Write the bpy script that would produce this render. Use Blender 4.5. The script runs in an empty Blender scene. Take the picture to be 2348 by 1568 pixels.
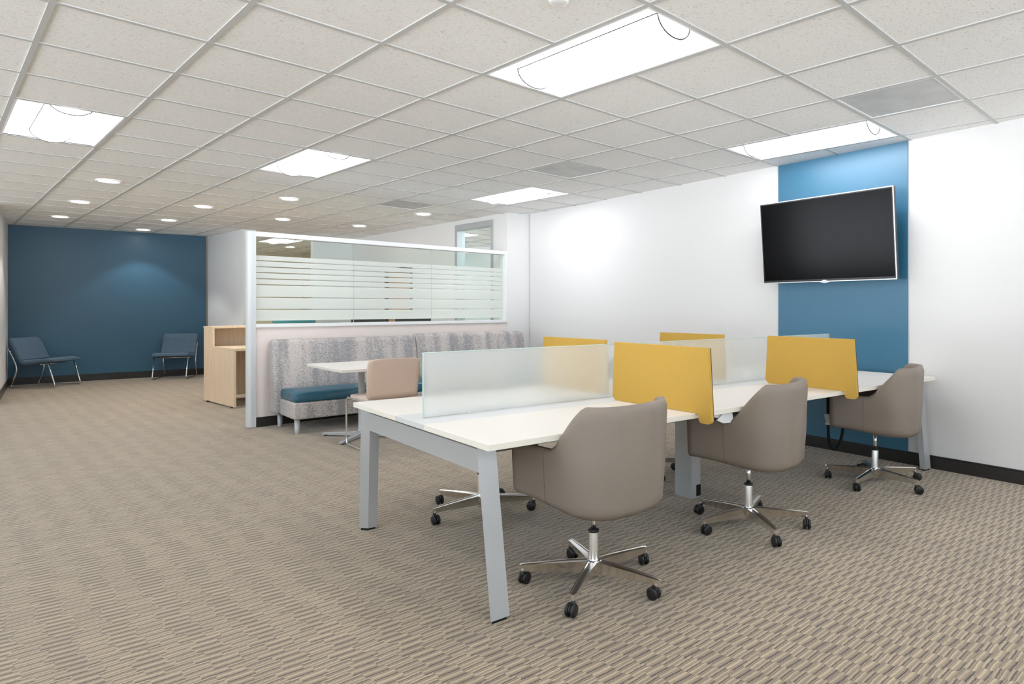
import bpy, bmesh, math, random
from mathutils import Vector, Matrix
PI = math.pi
R = math.radians
rnd = random.Random(7)
COL = bpy.context.scene.collection

# ------------------------------------------------------------------ constants
CAM_H = 1.237
CEIL = 2.56
TILE = 0.61
GA = 0.1069                      # the ceiling grid is turned a little against the right wall
def g2r(i, j):                   # ceiling grid cell corner -> room x, y
    X = (i + .6379) * TILE; Y = (j + 4.9818) * TILE
    return (X*math.cos(GA) - Y*math.sin(GA), X*math.sin(GA) + Y*math.cos(GA))

# ------------------------------------------------------------------ materials
def new_mat(name):
    m = bpy.data.materials.new(name); m.use_nodes = True
    nt = m.node_tree; nt.nodes.clear()
    out = nt.nodes.new('ShaderNodeOutputMaterial')
    return m, nt, out
def srgb(r, g, b):
    f = lambda c: (c/255/12.92) if c/255 <= .04045 else ((c/255 + .055)/1.055)**2.4
    return (f(r), f(g), f(b), 1)
def N(nt, t, **kw):
    n = nt.nodes.new(t)
    for k, v in kw.items(): setattr(n, k, v)
    return n
def math_n(nt, op, a, b=None, c=None, clamp=False):
    n = nt.nodes.new('ShaderNodeMath'); n.operation = op; n.use_clamp = clamp
    for k, v in enumerate((a, b, c)):
        if v is None: continue
        if isinstance(v, (int, float)): n.inputs[k].default_value = v
        else: nt.links.new(v, n.inputs[k])
    return n.outputs[0]
def pbr(name, col, rough=.5, metal=0, spec=.5, coat=0, bump=None, vary=None, scale=(1, 1, 1), coords='Object'):
    """bump=(noise scale, strength, distance); vary=(noise scale, second colour)"""
    m, nt, out = new_mat(name)
    b = N(nt, 'ShaderNodeBsdfPrincipled')
    b.inputs['Base Color'].default_value = col
    b.inputs['Roughness'].default_value = rough
    b.inputs['Metallic'].default_value = metal
    b.inputs['Specular IOR Level'].default_value = spec
    b.inputs['Coat Weight'].default_value = coat
    nt.links.new(b.outputs[0], out.inputs[0])
    if bump or vary:
        tc = N(nt, 'ShaderNodeTexCoord'); mp = N(nt, 'ShaderNodeMapping')
        mp.inputs['Scale'].default_value = scale
        nt.links.new(tc.outputs[coords], mp.inputs[0])
    if vary:
        no = N(nt, 'ShaderNodeTexNoise'); no.inputs['Scale'].default_value = vary[0]; no.inputs['Detail'].default_value = 4
        nt.links.new(mp.outputs[0], no.inputs['Vector'])
        rp = N(nt, 'ShaderNodeValToRGB')
        rp.color_ramp.elements[0].position = .35; rp.color_ramp.elements[0].color = col
        rp.color_ramp.elements[1].position = .65; rp.color_ramp.elements[1].color = vary[1]
        nt.links.new(no.outputs['Fac'], rp.inputs[0]); nt.links.new(rp.outputs[0], b.inputs['Base Color'])
    if bump:
        no = N(nt, 'ShaderNodeTexNoise'); no.inputs['Scale'].default_value = bump[0]; no.inputs['Detail'].default_value = 3
        nt.links.new(mp.outputs[0], no.inputs['Vector'])
        bp = N(nt, 'ShaderNodeBump'); bp.inputs['Strength'].default_value = bump[1]; bp.inputs['Distance'].default_value = bump[2]
        nt.links.new(no.outputs['Fac'], bp.inputs['Height']); nt.links.new(bp.outputs[0], b.inputs['Normal'])
    return m
def emis(name, col, strength):
    m, nt, out = new_mat(name)
    e = N(nt, 'ShaderNodeEmission'); e.inputs[0].default_value = col; e.inputs[1].default_value = strength
    nt.links.new(e.outputs[0], out.inputs[0]); return m

M = {}
M['wall'] = pbr('wall paint', srgb(226, 225, 224), .7, spec=.25, bump=(90, .05, .002))
M['wall_cool'] = pbr('wall paint cool', srgb(236, 238, 240), .7, spec=.25, bump=(90, .05, .002))
M['wall_beige'] = pbr('corridor paint', srgb(226, 218, 200), .7, spec=.25, bump=(90, .05, .002))
M['wall_blush'] = pbr('blush paint', srgb(236, 226, 220), .7, spec=.2, bump=(90, .05, .002))
M['blue_wall'] = pbr('blue paint', srgb(50, 92, 118), .38, spec=.45, bump=(60, .04, .002))
M['blue_glass'] = pbr('blue gloss panel', srgb(48, 108, 138), .42, spec=.75)
M['base'] = pbr('black baseboard', srgb(44, 42, 40), .32, spec=.5)
M['white_metal'] = pbr('white metal', srgb(238, 239, 240), .45, spec=.4)
M['post'] = pbr('pale silver post', srgb(206, 210, 213), .4, spec=.45)
M['tbar'] = pbr('ceiling bar', srgb(202, 202, 201), .5, spec=.3)
M['desk_white'] = pbr('white laminate', srgb(225, 221, 214), .42, spec=.35, bump=(400, .03, .0005))
M['desk_edge'] = pbr('off white desk edge', srgb(232, 227, 216), .45, spec=.3)
M['desk_grey'] = pbr('pale grey laminate', srgb(208, 210, 210), .45, spec=.35)
M['silver'] = pbr('silver paint', srgb(188, 190, 192), .42, metal=.35, spec=.5, bump=(500, .03, .0004))
M['silver_dk'] = pbr('dark underside', srgb(70, 66, 64), .6)
M['chrome'] = pbr('polished aluminium', (.90, .89, .88, 1), .22, metal=1)
M['chrome2'] = pbr('chrome tube', (.86, .86, .87, 1), .14, metal=1)
M['black'] = pbr('black plastic', srgb(26, 26, 27), .38, spec=.5)
M['rubber'] = pbr('black rubber', srgb(20, 20, 20), .6, spec=.3)
M['leather'] = pbr('taupe leather', srgb(137, 126, 116), .48, spec=.35, bump=(650, .12, .0008))
M['thread'] = pbr('taupe thread', srgb(116, 104, 94), .7)
M['teal'] = pbr('teal vinyl', srgb(44, 92, 112), .28, spec=.5, bump=(9, .35, .012))
M['beige_fab'] = pbr('blush fabric', srgb(222, 198, 180), .85, spec=.15, bump=(900, .25, .001), vary=(500, srgb(208, 184, 166)))
M['beige_vinyl'] = pbr('blush seat vinyl', srgb(205, 188, 176), .5, spec=.3)
M['blue_fab'] = pbr('slate blue fabric', srgb(100, 120, 138), .9, spec=.15, bump=(500, .4, .002), vary=(180, srgb(76, 96, 114)))
M['glass_edge'] = pbr('glass edge', srgb(190, 214, 206), .2, spec=.6)
M['tv_screen'] = pbr('tv screen', srgb(5, 5, 6), .16, spec=.10)
M['tv_bezel'] = pbr('tv bezel', srgb(30, 30, 32), .25, spec=.5)
M['tv_silver'] = pbr('tv trim', (.55, .55, .56, 1), .25, metal=1)
M['plastic_wrap'] = pbr('white plastic', srgb(232, 234, 236), .35, spec=.5)
M['lamp'] = emis('troffer lens', (.945, .955, 1, 1), 17)
M['lamp_fill'] = emis('cool fill lens', (.82, .91, 1, 1), 46)  # emitter for the added office fixtures, in place of daylight there
M['can_lamp'] = emis('downlight lamp', (1, .965, .91, 1), 30)
M['seam_grey'] = pbr('grey seam', srgb(70, 70, 70), .8, spec=.05)
M['reflector'] = pbr('white reflector', srgb(252, 252, 252), .4, spec=.4)
M['door_wood'] = pbr('door veneer', srgb(196, 160, 128), .5, spec=.3, vary=(3, srgb(182, 146, 114)), scale=(30, 30, 1))
M['screen_black'] = pbr('monitor plastic', srgb(40, 40, 42), .5)
M['teal_fab'] = pbr('teal fabric', srgb(70, 140, 145), .8)
M['vent'] = pbr('perforated white steel', srgb(214, 216, 216), .5, spec=.3, bump=(420, .2, .001), vary=(5, srgb(198, 200, 200)))

def wood_mat():
    m, nt, out = new_mat('light maple')
    tc = N(nt, 'ShaderNodeTexCoord'); mp = N(nt, 'ShaderNodeMapping'); mp.inputs['Scale'].default_value = (26, 26, 1.4)
    nt.links.new(tc.outputs['Object'], mp.inputs[0])
    no = N(nt, 'ShaderNodeTexNoise'); no.inputs['Scale'].default_value = 2.2; no.inputs['Detail'].default_value = 6; no.inputs['Distortion'].default_value = .4
    nt.links.new(mp.outputs[0], no.inputs['Vector'])
    rp = N(nt, 'ShaderNodeValToRGB')
    rp.color_ramp.elements[0].position = .3; rp.color_ramp.elements[0].color = srgb(216, 190, 160)
    rp.color_ramp.elements[1].position = .7; rp.color_ramp.elements[1].color = srgb(232, 210, 182)
    nt.links.new(no.outputs['Fac'], rp.inputs[0])
    b = N(nt, 'ShaderNodeBsdfPrincipled'); b.inputs['Roughness'].default_value = .42
    nt.links.new(rp.outputs[0], b.inputs['Base Color']); nt.links.new(b.outputs[0], out.inputs[0])
    return m
M['wood'] = wood_mat()

def yellow_mat():
    m, nt, out = new_mat('mustard felt')
    tc = N(nt, 'ShaderNodeTexCoord'); mp = N(nt, 'ShaderNodeMapping'); mp.inputs['Scale'].default_value = (1, 1, 9)
    nt.links.new(tc.outputs['Object'], mp.inputs[0])
    no = N(nt, 'ShaderNodeTexNoise'); no.inputs['Scale'].default_value = 120; no.inputs['Detail'].default_value = 4
    nt.links.new(mp.outputs[0], no.inputs['Vector'])
    rp = N(nt, 'ShaderNodeValToRGB')
    rp.color_ramp.elements[0].position = .3; rp.color_ramp.elements[0].color = srgb(190, 152, 70)
    rp.color_ramp.elements[1].position = .7; rp.color_ramp.elements[1].color = srgb(202, 164, 84)
    nt.links.new(no.outputs['Fac'], rp.inputs[0])
    b = N(nt, 'ShaderNodeBsdfPrincipled'); b.inputs['Roughness'].default_value = .9; b.inputs['Specular IOR Level'].default_value = .15
    bp = N(nt, 'ShaderNodeBump'); bp.inputs['Strength'].default_value = .3; bp.inputs['Distance'].default_value = .001
    nt.links.new(no.outputs['Fac'], bp.inputs['Height']); nt.links.new(bp.outputs[0], b.inputs['Normal'])
    nt.links.new(rp.outputs[0], b.inputs['Base Color']); nt.links.new(b.outputs[0], out.inputs[0])
    return m
M['yellow'] = yellow_mat()

def sofa_mat():
    m, nt, out = new_mat('mottled upholstery')
    tc = N(nt, 'ShaderNodeTexCoord')
    mp = N(nt, 'ShaderNodeMapping'); mp.inputs['Scale'].default_value = (9.5, 1.5, .8)
    nt.links.new(tc.outputs['Object'], mp.inputs[0])
    big = N(nt, 'ShaderNodeTexNoise'); big.inputs['Scale'].default_value = 1.0; big.inputs['Detail'].default_value = 2; big.inputs['Roughness'].default_value = .5
    nt.links.new(mp.outputs[0], big.inputs['Vector'])
    mp2 = N(nt, 'ShaderNodeMapping'); mp2.inputs['Scale'].default_value = (.6, 1, 1.5)
    nt.links.new(tc.outputs['Object'], mp2.inputs[0])
    fine = N(nt, 'ShaderNodeTexNoise'); fine.inputs['Scale'].default_value = 85; fine.inputs['Detail'].default_value = 5; fine.inputs['Roughness'].default_value = .7
    nt.links.new(mp2.outputs[0], fine.inputs['Vector'])
    s = math_n(nt, 'MULTIPLY', big.outputs['Fac'], 1.15)
    t = math_n(nt, 'MULTIPLY', fine.outputs['Fac'], 2.3)
    u = math_n(nt, 'SUBTRACT', math_n(nt, 'ADD', s, t), 1.26)
    rp = N(nt, 'ShaderNodeValToRGB')
    rp.color_ramp.elements[0].position = .33; rp.color_ramp.elements[0].color = srgb(150, 149, 151)
    rp.color_ramp.elements[1].position = .62; rp.color_ramp.elements[1].color = srgb(200, 192, 187)
    nt.links.new(u, rp.inputs[0])
    b = N(nt, 'ShaderNodeBsdfPrincipled'); b.inputs['Roughness'].default_value = .9; b.inputs['Specular IOR Level'].default_value = .15
    nt.links.new(rp.outputs[0], b.inputs['Base Color']); nt.links.new(b.outputs[0], out.inputs[0])
    return m
M['sofa'] = sofa_mat()

def carpet_mat():
    m, nt, out = new_mat('striped carpet')
    L = nt.links.new
    tc = N(nt, 'ShaderNodeTexCoord'); mp = N(nt, 'ShaderNodeMapping'); mp.inputs['Rotation'].default_value = (0, 0, R(-3.0))
    L(tc.outputs['Object'], mp.inputs[0])
    sp = N(nt, 'ShaderNodeSeparateXYZ'); L(mp.outputs[0], sp.inputs[0])
    y = sp.outputs[1]
    mq = N(nt, 'ShaderNodeMapping'); mq.inputs['Rotation'].default_value = (0, 0, -GA)
    L(tc.outputs['Object'], mq.inputs[0])
    sq = N(nt, 'ShaderNodeSeparateXYZ'); L(mq.outputs[0], sq.inputs[0]); x = sq.outputs[0]
    P = 0.040; CW = 0.088
    # wobble of the yarn ends
    nz = N(nt, 'ShaderNodeTexNoise'); nz.inputs['Scale'].default_value = 55; nz.inputs['Detail'].default_value = 2
    L(mp.outputs[0], nz.inputs['Vector'])
    wob = math_n(nt, 'SUBTRACT', nz.outputs['Fac'], .5)
    row0 = math_n(nt, 'FLOOR', math_n(nt, 'DIVIDE', y, P))
    wn = N(nt, 'ShaderNodeTexWhiteNoise', noise_dimensions='1D'); L(row0, wn.inputs['W'])
    xj = math_n(nt, 'ADD', x, math_n(nt, 'ADD', math_n(nt, 'MULTIPLY', wob, .03), math_n(nt, 'MULTIPLY', wn.outputs['Value'], .060)))
    cx = math_n(nt, 'DIVIDE', xj, CW)
    par = math_n(nt, 'FLOORED_MODULO', math_n(nt, 'FLOOR', cx), 2)
    # soft S-bend where one column of dashes meets the next
    sn = math_n(nt, 'SINE', math_n(nt, 'MULTIPLY', x, PI/CW))
    yy = math_n(nt, 'ADD', y, math_n(nt, 'ADD', math_n(nt, 'MULTIPLY', sn, .0013), math_n(nt, 'MULTIPLY', wob, .0065)))
    tt = math_n(nt, 'DIVIDE', yy, P)
    t = math_n(nt, 'FRACT', math_n(nt, 'ADD', tt, 20))
    row = math_n(nt, 'FLOOR', tt)
    def ramp(stops):
        rp = N(nt, 'ShaderNodeValToRGB'); cr = rp.color_ramp; cr.interpolation = 'LINEAR'
        cr.elements[0].position = stops[0][0]; cr.elements[0].color = stops[0][1]
        cr.elements[1].position = stops[-1][0]; cr.elements[1].color = stops[-1][1]
        for p, c in stops[1:-1]:
            e = cr.elements.new(p); e.color = c
        L(t, rp.inputs[0]); return rp.outputs[0]
    CR, TN, MD, TP, DK = srgb(212, 193, 160), srgb(176, 155, 127), srgb(150, 130, 106), srgb(140, 120, 102), srgb(40, 26, 17)
    D2 = srgb(66, 48, 35)
    a = ramp([(0, DK), (.085, DK), (.105, TP), (.20, TP), (.23, TN), (.42, TN), (.45, CR), (.61, CR), (.64, TN), (.77, TN), (.79, MD), (.90, MD), (.93, TN), (.98, TN), (1, DK)])
    b_ = ramp([(0, TN), (.14, TN), (.17, CR), (.31, CR), (.34, MD), (.43, MD), (.46, TN), (.55, TN), (.575, D2), (.65, D2), (.67, TP), (.74, TN), (.78, CR), (.88, CR), (.91, TP), (1, TN)])
    mx = N(nt, 'ShaderNodeMixRGB'); L(par, mx.inputs[0]); L(a, mx.inputs[1]); L(b_, mx.inputs[2])
    # per dash variation
    cmb = N(nt, 'ShaderNodeCombineXYZ'); L(math_n(nt, 'FLOOR', cx), cmb.inputs[0]); L(row, cmb.inputs[1])
    wn2 = N(nt, 'ShaderNodeTexWhiteNoise', noise_dimensions='2D'); L(cmb.outputs[0], wn2.inputs['Vector'])
    fine = N(nt, 'ShaderNodeTexNoise'); fine.inputs['Scale'].default_value = 330; fine.inputs['Detail'].default_value = 2
    L(mp.outputs[0], fine.inputs['Vector'])
    big = N(nt, 'ShaderNodeTexNoise'); big.inputs['Scale'].default_value = 1.3; L(mp.outputs[0], big.inputs['Vector'])
    v = math_n(nt, 'ADD', math_n(nt, 'MULTIPLY', wn2.outputs['Value'], .22), math_n(nt, 'ADD', math_n(nt, 'MULTIPLY', fine.outputs['Fac'], .50), math_n(nt, 'MULTIPLY', big.outputs['Fac'], .12)))
    groove = math_n(nt, 'ABSOLUTE', math_n(nt, 'SINE', math_n(nt, 'MULTIPLY', tt, PI*6)))
    groove = math_n(nt, 'POWER', groove, .5)
    v = math_n(nt, 'MULTIPLY', math_n(nt, 'ADD', v, .58), math_n(nt, 'ADD', math_n(nt, 'MULTIPLY', groove, .32), .39))  # shade between the yarn ribs put into the colour as darker grooves
    hs = N(nt, 'ShaderNodeHueSaturation'); L(v, hs.inputs['Value']); L(mx.outputs[0], hs.inputs['Color']); hs.inputs['Saturation'].default_value = 1.06
    bs = N(nt, 'ShaderNodeBsdfPrincipled'); bs.inputs['Roughness'].default_value = .95; bs.inputs['Specular IOR Level'].default_value = .1
    bs.inputs['Sheen Weight'].default_value = .35; bs.inputs['Sheen Roughness'].default_value = .6
    L(hs.outputs[0], bs.inputs['Base Color'])
    bw = N(nt, 'ShaderNodeRGBToBW'); L(mx.outputs[0], bw.inputs[0])
    hgt = math_n(nt, 'ADD', math_n(nt, 'ADD', math_n(nt, 'MULTIPLY', bw.outputs[0], .6), math_n(nt, 'MULTIPLY', groove, .5)), math_n(nt, 'MULTIPLY', fine.outputs['Fac'], .5))
    bp = N(nt, 'ShaderNodeBump'); bp.inputs['Strength'].default_value = .45; bp.inputs['Distance'].default_value = .004
    L(hgt, bp.inputs['Height']); L(bp.outputs[0], bs.inputs['Normal'])
    L(bs.outputs[0], out.inputs[0]); return m
M['carpet'] = carpet_mat()

def tile_mat():
    m, nt, out = new_mat('mineral ceiling tile')
    L = nt.links.new
    tc = N(nt, 'ShaderNodeTexCoord'); mp = N(nt, 'ShaderNodeMapping'); mp.inputs['Rotation'].default_value = (0, 0, -GA); mp.inputs['Scale'].default_value = (1, 2.2, 1)
    L(tc.outputs['Object'], mp.inputs[0])
    no = N(nt, 'ShaderNodeTexNoise'); no.inputs['Scale'].default_value = 75; no.inputs['Detail'].default_value = 3; no.inputs['Distortion'].default_value = 1.2
    L(mp.outputs[0], no.inputs['Vector'])
    rp = N(nt, 'ShaderNodeValToRGB')
    rp.color_ramp.elements[0].position = .33; rp.color_ramp.elements[0].color = srgb(206, 205, 202)
    rp.color_ramp.elements[1].position = .40; rp.color_ramp.elements[1].color = srgb(248, 248, 247)
    L(no.outputs['Fac'], rp.inputs[0])
    b = N(nt, 'ShaderNodeBsdfPrincipled'); b.inputs['Roughness'].default_value = .9; b.inputs['Specular IOR Level'].default_value = .1
    L(rp.outputs[0], b.inputs['Base Color'])
    bp = N(nt, 'ShaderNodeBump'); bp.inputs['Strength'].default_value = .35; bp.inputs['Distance'].default_value = .003
    L(no.outputs['Fac'], bp.inputs['Height']); L(bp.outputs[0], b.inputs['Normal'])
    L(b.outputs[0], out.inputs[0]); return m
M['tile'] = tile_mat()

def frosted_mat():
    m, nt, out = new_mat('frosted desk glass')
    L = nt.links.new
    g = N(nt, 'ShaderNodeBsdfRefraction'); g.inputs['Roughness'].default_value = .36; g.inputs['IOR'].default_value = 1.1; g.inputs['Color'].default_value = (.985, .995, .99, 1)
    d = N(nt, 'ShaderNodeBsdfDiffuse'); d.inputs[0].default_value = srgb(240, 243, 241)
    tr = N(nt, 'ShaderNodeBsdfTranslucent'); tr.inputs[0].default_value = srgb(244, 247, 245)
    gl = N(nt, 'ShaderNodeBsdfGlossy'); gl.inputs['Roughness'].default_value = .35
    m1 = N(nt, 'ShaderNodeMixShader'); m1.inputs[0].default_value = .5; L(d.outputs[0], m1.inputs[1]); L(tr.outputs[0], m1.inputs[2])
    m2 = N(nt, 'ShaderNodeMixShader'); m2.inputs[0].default_value = .34; L(g.outputs[0], m2.inputs[1]); L(m1.outputs[0], m2.inputs[2])
    m3 = N(nt, 'ShaderNodeMixShader'); m3.inputs[0].default_value = .06; L(m2.outputs[0], m3.inputs[1]); L(gl.outputs[0], m3.inputs[2])
    L(m3.outputs[0], out.inputs[0]); return m
M['frosted'] = frosted_mat()

def clear_node(nt, tint):
    t = N(nt, 'ShaderNodeBsdfTransparent'); t.inputs[0].default_value = tint
    g = N(nt, 'ShaderNodeBsdfGlossy'); g.inputs['Roughness'].default_value = .02
    f = N(nt, 'ShaderNodeFresnel'); f.inputs[0].default_value = 1.45
    ge = N(nt, 'ShaderNodeNewGeometry')
    fr = math_n(nt, 'MULTIPLY', f.outputs[0], math_n(nt, 'SUBTRACT', 1, ge.outputs['Backfacing']))
    mx = N(nt, 'ShaderNodeMixShader'); nt.links.new(fr, mx.inputs[0]); nt.links.new(t.outputs[0], mx.inputs[1]); nt.links.new(g.outputs[0], mx.inputs[2])
    return mx.outputs[0]
def clear_mat():
    m, nt, out = new_mat('clear glass')
    nt.links.new(clear_node(nt, (.93, .97, .95, 1)), out.inputs[0]); return m
M['clear'] = clear_mat()
def film_mat():
    m, nt, out = new_mat('banded frosted film glass')
    L = nt.links.new
    tc = N(nt, 'ShaderNodeTexCoord'); sp = N(nt, 'ShaderNodeSeparateXYZ'); L(tc.outputs['Object'], sp.inputs[0]); z = sp.outputs[2]
    inside = math_n(nt, 'MULTIPLY', math_n(nt, 'LESS_THAN', z, 1.782), math_n(nt, 'GREATER_THAN', z, 1.100))
    for zl in (1.728, 1.665, 1.604, 1.540, 1.478, 1.346, 1.219):
        gap = math_n(nt, 'GREATER_THAN', math_n(nt, 'ABSOLUTE', math_n(nt, 'SUBTRACT', z, zl)), .0052)
        inside = math_n(nt, 'MULTIPLY', inside, gap)
    d = N(nt, 'ShaderNodeBsdfDiffuse'); d.inputs[0].default_value = srgb(244, 247, 244)
    t = N(nt, 'ShaderNodeBsdfTranslucent'); t.inputs[0].default_value = srgb(236, 242, 238)
    tp = N(nt, 'ShaderNodeBsdfRefraction'); tp.inputs['Roughness'].default_value = .5; tp.inputs['IOR'].default_value = 1.05; tp.inputs['Color'].default_value = (.94, .97, .95, 1)
    m1 = N(nt, 'ShaderNodeMixShader'); m1.inputs[0].default_value = .4; L(d.outputs[0], m1.inputs[1]); L(t.outputs[0], m1.inputs[2])
    m2 = N(nt, 'ShaderNodeMixShader'); m2.inputs[0].default_value = .25; L(m1.outputs[0], m2.inputs[1]); L(tp.outputs[0], m2.inputs[2])
    mx = N(nt, 'ShaderNodeMixShader'); L(inside, mx.inputs[0]); L(clear_node(nt, (.93, .97, .95, 1)), mx.inputs[1]); L(m2.outputs[0], mx.inputs[2])
    L(mx.outputs[0], out.inputs[0]); return m
M['film'] = film_mat()

# ------------------------------------------------------------------ mesh helpers
class MB:
    def __init__(s): s.bm = bmesh.new()
    def box(s, x0, x1, y0, y1, z0, z1, mi=0, bev=0, seg=2, mat=None):
        b = bmesh.new(); bmesh.ops.create_cube(b, size=1)
        bmesh.ops.scale(b, vec=(x1-x0, y1-y0, z1-z0), verts=b.verts)
        bmesh.ops.translate(b, vec=((x0+x1)/2, (y0+y1)/2, (z0+z1)/2), verts=b.verts)
        if bev: bmesh.ops.bevel(b, geom=b.edges[:], offset=bev, segments=seg, affect='EDGES', profile=.5)
        return s._merge(b, mi, mat)
    def _merge(s, b, mi=0, mat=None):
        if mat is not None: bmesh.ops.transform(b, matrix=mat, verts=b.verts)
        bmesh.ops.recalc_face_normals(b, faces=b.faces)
        vm = {v: s.bm.verts.new(v.co) for v in b.verts}
        for f in b.faces:
            try: nf = s.bm.faces.new([vm[v] for v in f.verts]); nf.material_index = mi; nf.smooth = f.smooth
            except ValueError: pass
        b.free(); return s
    def prism(s, pts, z0, z1, mi=0, bev=0, mat=None):
        """polygon (x, y) extruded in z"""
        b = bmesh.new()
        lo = [b.verts.new((x, y, z0)) for x, y in pts]; hi = [b.verts.new((x, y, z1)) for x, y in pts]
        b.faces.new(lo[::-1]); b.faces.new(hi)
        n = len(pts)
        for k in range(n): b.faces.new((lo[k], lo[(k+1) % n], hi[(k+1) % n], hi[k]))
        if bev: bmesh.ops.bevel(b, geom=b.edges[:], offset=bev, segments=2, affect='EDGES', profile=.5)
        return s._merge(b, mi, mat)
    def lathe(s, prof, seg=24, mi=0, mat=None, smooth=True):
        """profile of (r, z) turned about z"""
        b = bmesh.new(); rings = []
        for r, z in prof:
            if r < 1e-6: rings.append([b.verts.new((0, 0, z))])
            else: rings.append([b.verts.new((r*math.cos(2*PI*k/seg), r*math.sin(2*PI*k/seg), z)) for k in range(seg)])
        for a, c in zip(rings, rings[1:]):
            for k in range(seg):
                k2 = (k+1) % seg
                if len(a) == 1 and len(c) == 1: continue
                if len(a) == 1: f = b.faces.new((a[0], c[k], c[k2]))
                elif len(c) == 1: f = b.faces.new((a[k], a[k2], c[0]))
                else: f = b.faces.new((a[k], a[k2], c[k2], c[k]))
                f.smooth = smooth
        return s._merge(b, mi, mat)
    def tube(s, pts, r, seg=10, mi=0, closed=False, mat=None):
        b = bmesh.new(); P = [Vector(p) for p in pts]; n = len(P); rings = []
        up = Vector((0, 0, 1)); prev = None
        for k in range(n):
            if closed: d = (P[(k+1) % n] - P[k-1]).normalized()
            else: d = (P[min(k+1, n-1)] - P[max(k-1, 0)]).normalized()
            if prev is None:
                a = d.cross(up)
                if a.length < .05: a = d.cross(Vector((1, 0, 0)))
            else: a = prev - d*prev.dot(d)
            a.normalize(); prev = a; c = d.cross(a)
            rr = r[k] if isinstance(r, (list, tuple)) else r
            rings.append([b.verts.new(P[k] + a*rr*math.cos(2*PI*q/seg) + c*rr*math.sin(2*PI*q/seg)) for q in range(seg)])
        m = n if closed else n-1
        for k in range(m):
            A, B = rings[k], rings[(k+1) % n]
            for q in range(seg):
                f = b.faces.new((A[q], A[(q+1) % seg], B[(q+1) % seg], B[q])); f.smooth = True
        if not closed: b.faces.new(rings[0][::-1]); b.faces.new(rings[-1])
        return s._merge(b, mi, mat)
    def loft(s, rings, mi=0, closed=True, caps=True, smooth=True, mat=None):
        """rings: lists of 3D points with equal counts"""
        b = bmesh.new(); RR = [[b.verts.new(p) for p in r] for r in rings]
        for A, B in zip(RR, RR[1:]):
            n = len(A)
            for q in range(n if closed else n-1):
                f = b.faces.new((A[q], A[(q+1) % n], B[(q+1) % n], B[q])); f.smooth = smooth
        if caps: b.faces.new(RR[0][::-1]); b.faces.new(RR[-1])
        return s._merge(b, mi, mat)
    def build(s, name, mats, parent=None, smooth_angle=None):
        me = bpy.data.meshes.new(name); s.bm.to_mesh(me); s.bm.free()
        o = bpy.data.objects.new(name, me); COL.objects.link(o)
        for m in (mats if isinstance(mats, (list, tuple)) else [mats]): me.materials.append(M[m] if isinstance(m, str) else m)
        if parent: o.parent = parent
        return o
def tag(o, label=None, cat=None, group=None, kind=None):
    if label: o['label'] = label
    if cat: o['category'] = cat
    if group: o['group'] = group
    if kind: o['kind'] = kind
    return o
def thing(name, label, cat, loc=(0, 0, 0), rz=0, group=None):
    o = bpy.data.objects.new(name, None); COL.objects.link(o); o.empty_display_size = .1
    o.location = loc; o.rotation_euler = (0, 0, rz)
    return tag(o, label, cat, group)
def struct(mb, name, mats, parent=None):
    o = mb.build(name, mats, parent)
    if not parent: o['kind'] = 'structure'
    return o
def copy_tree(o, parent=None):
    c = o.copy(); COL.objects.link(c); c.parent = parent
    for ch in [q for q in o.children]: copy_tree(ch, c)
    return c
def arc(cx, cy, r, a0, a1, n):
    return [(cx + r*math.cos(a0+(a1-a0)*k/n), cy + r*math.sin(a0+(a1-a0)*k/n)) for k in range(n+1)]
def smooth_path(pts, rad, n=6):
    """round the corners of a 3-D polyline"""
    P = [Vector(p) for p in pts]; out = [P[0]]
    for a, b, c in zip(P, P[1:], P[2:]):
        r = min(rad, (a-b).length*.49, (c-b).length*.49)
        p0 = b + (a-b).normalized()*r; p2 = b + (c-b).normalized()*r
        for k in range(n+1):
            t = k/n; out.append(p0*(1-t)**2 + b*2*t*(1-t) + p2*t*t)
    out.append(P[-1]); return out

# ------------------------------------------------------------------ room shell
WT = CEIL + .30
struct(MB().box(-5.2, 9.0, -4.2, 18.2, -.12, 0), 'floor', 'carpet')

troffers = {'main': [(0, -2), (3, -2), (7, -2), (3, 4), (7, 4), (0, 4)], 'behind': [(0, -8), (3, -8), (7, -8), (-5, -2), (-5, 4)], 'office': [(10, 7), (10, 11), (13, 9)]}
holes = set()
for grp in troffers.values():
    for (i, j) in grp: holes |= {(i, j), (i, j+1)}
corr = (7, 16)                          # fixture in the corridor, two cells along the grid
holes |= {(7, 16), (7, 17)}
vents = [(6, -3), (6, 2), (6, 7)]
mb = MB()
for i in range(-10, 15):
    for j in range(-13, 24):
        if (i, j) in holes or (i, j) in vents: continue
        p = [g2r(i, j), g2r(i+1, j), g2r(i+1, j+1), g2r(i, j+1)]
        cx = sum(q[0] for q in p)/4; cy = sum(q[1] for q in p)/4
        if not (-5.6 < cx < 9.3 and -4.7 < cy < 18.7): continue
        vs = [mb.bm.verts.new((q[0], q[1], CEIL + .0045)) for q in p]
        mb.bm.faces.new(vs[::-1])
struct(mb, 'ceiling', 'tile')
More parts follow.
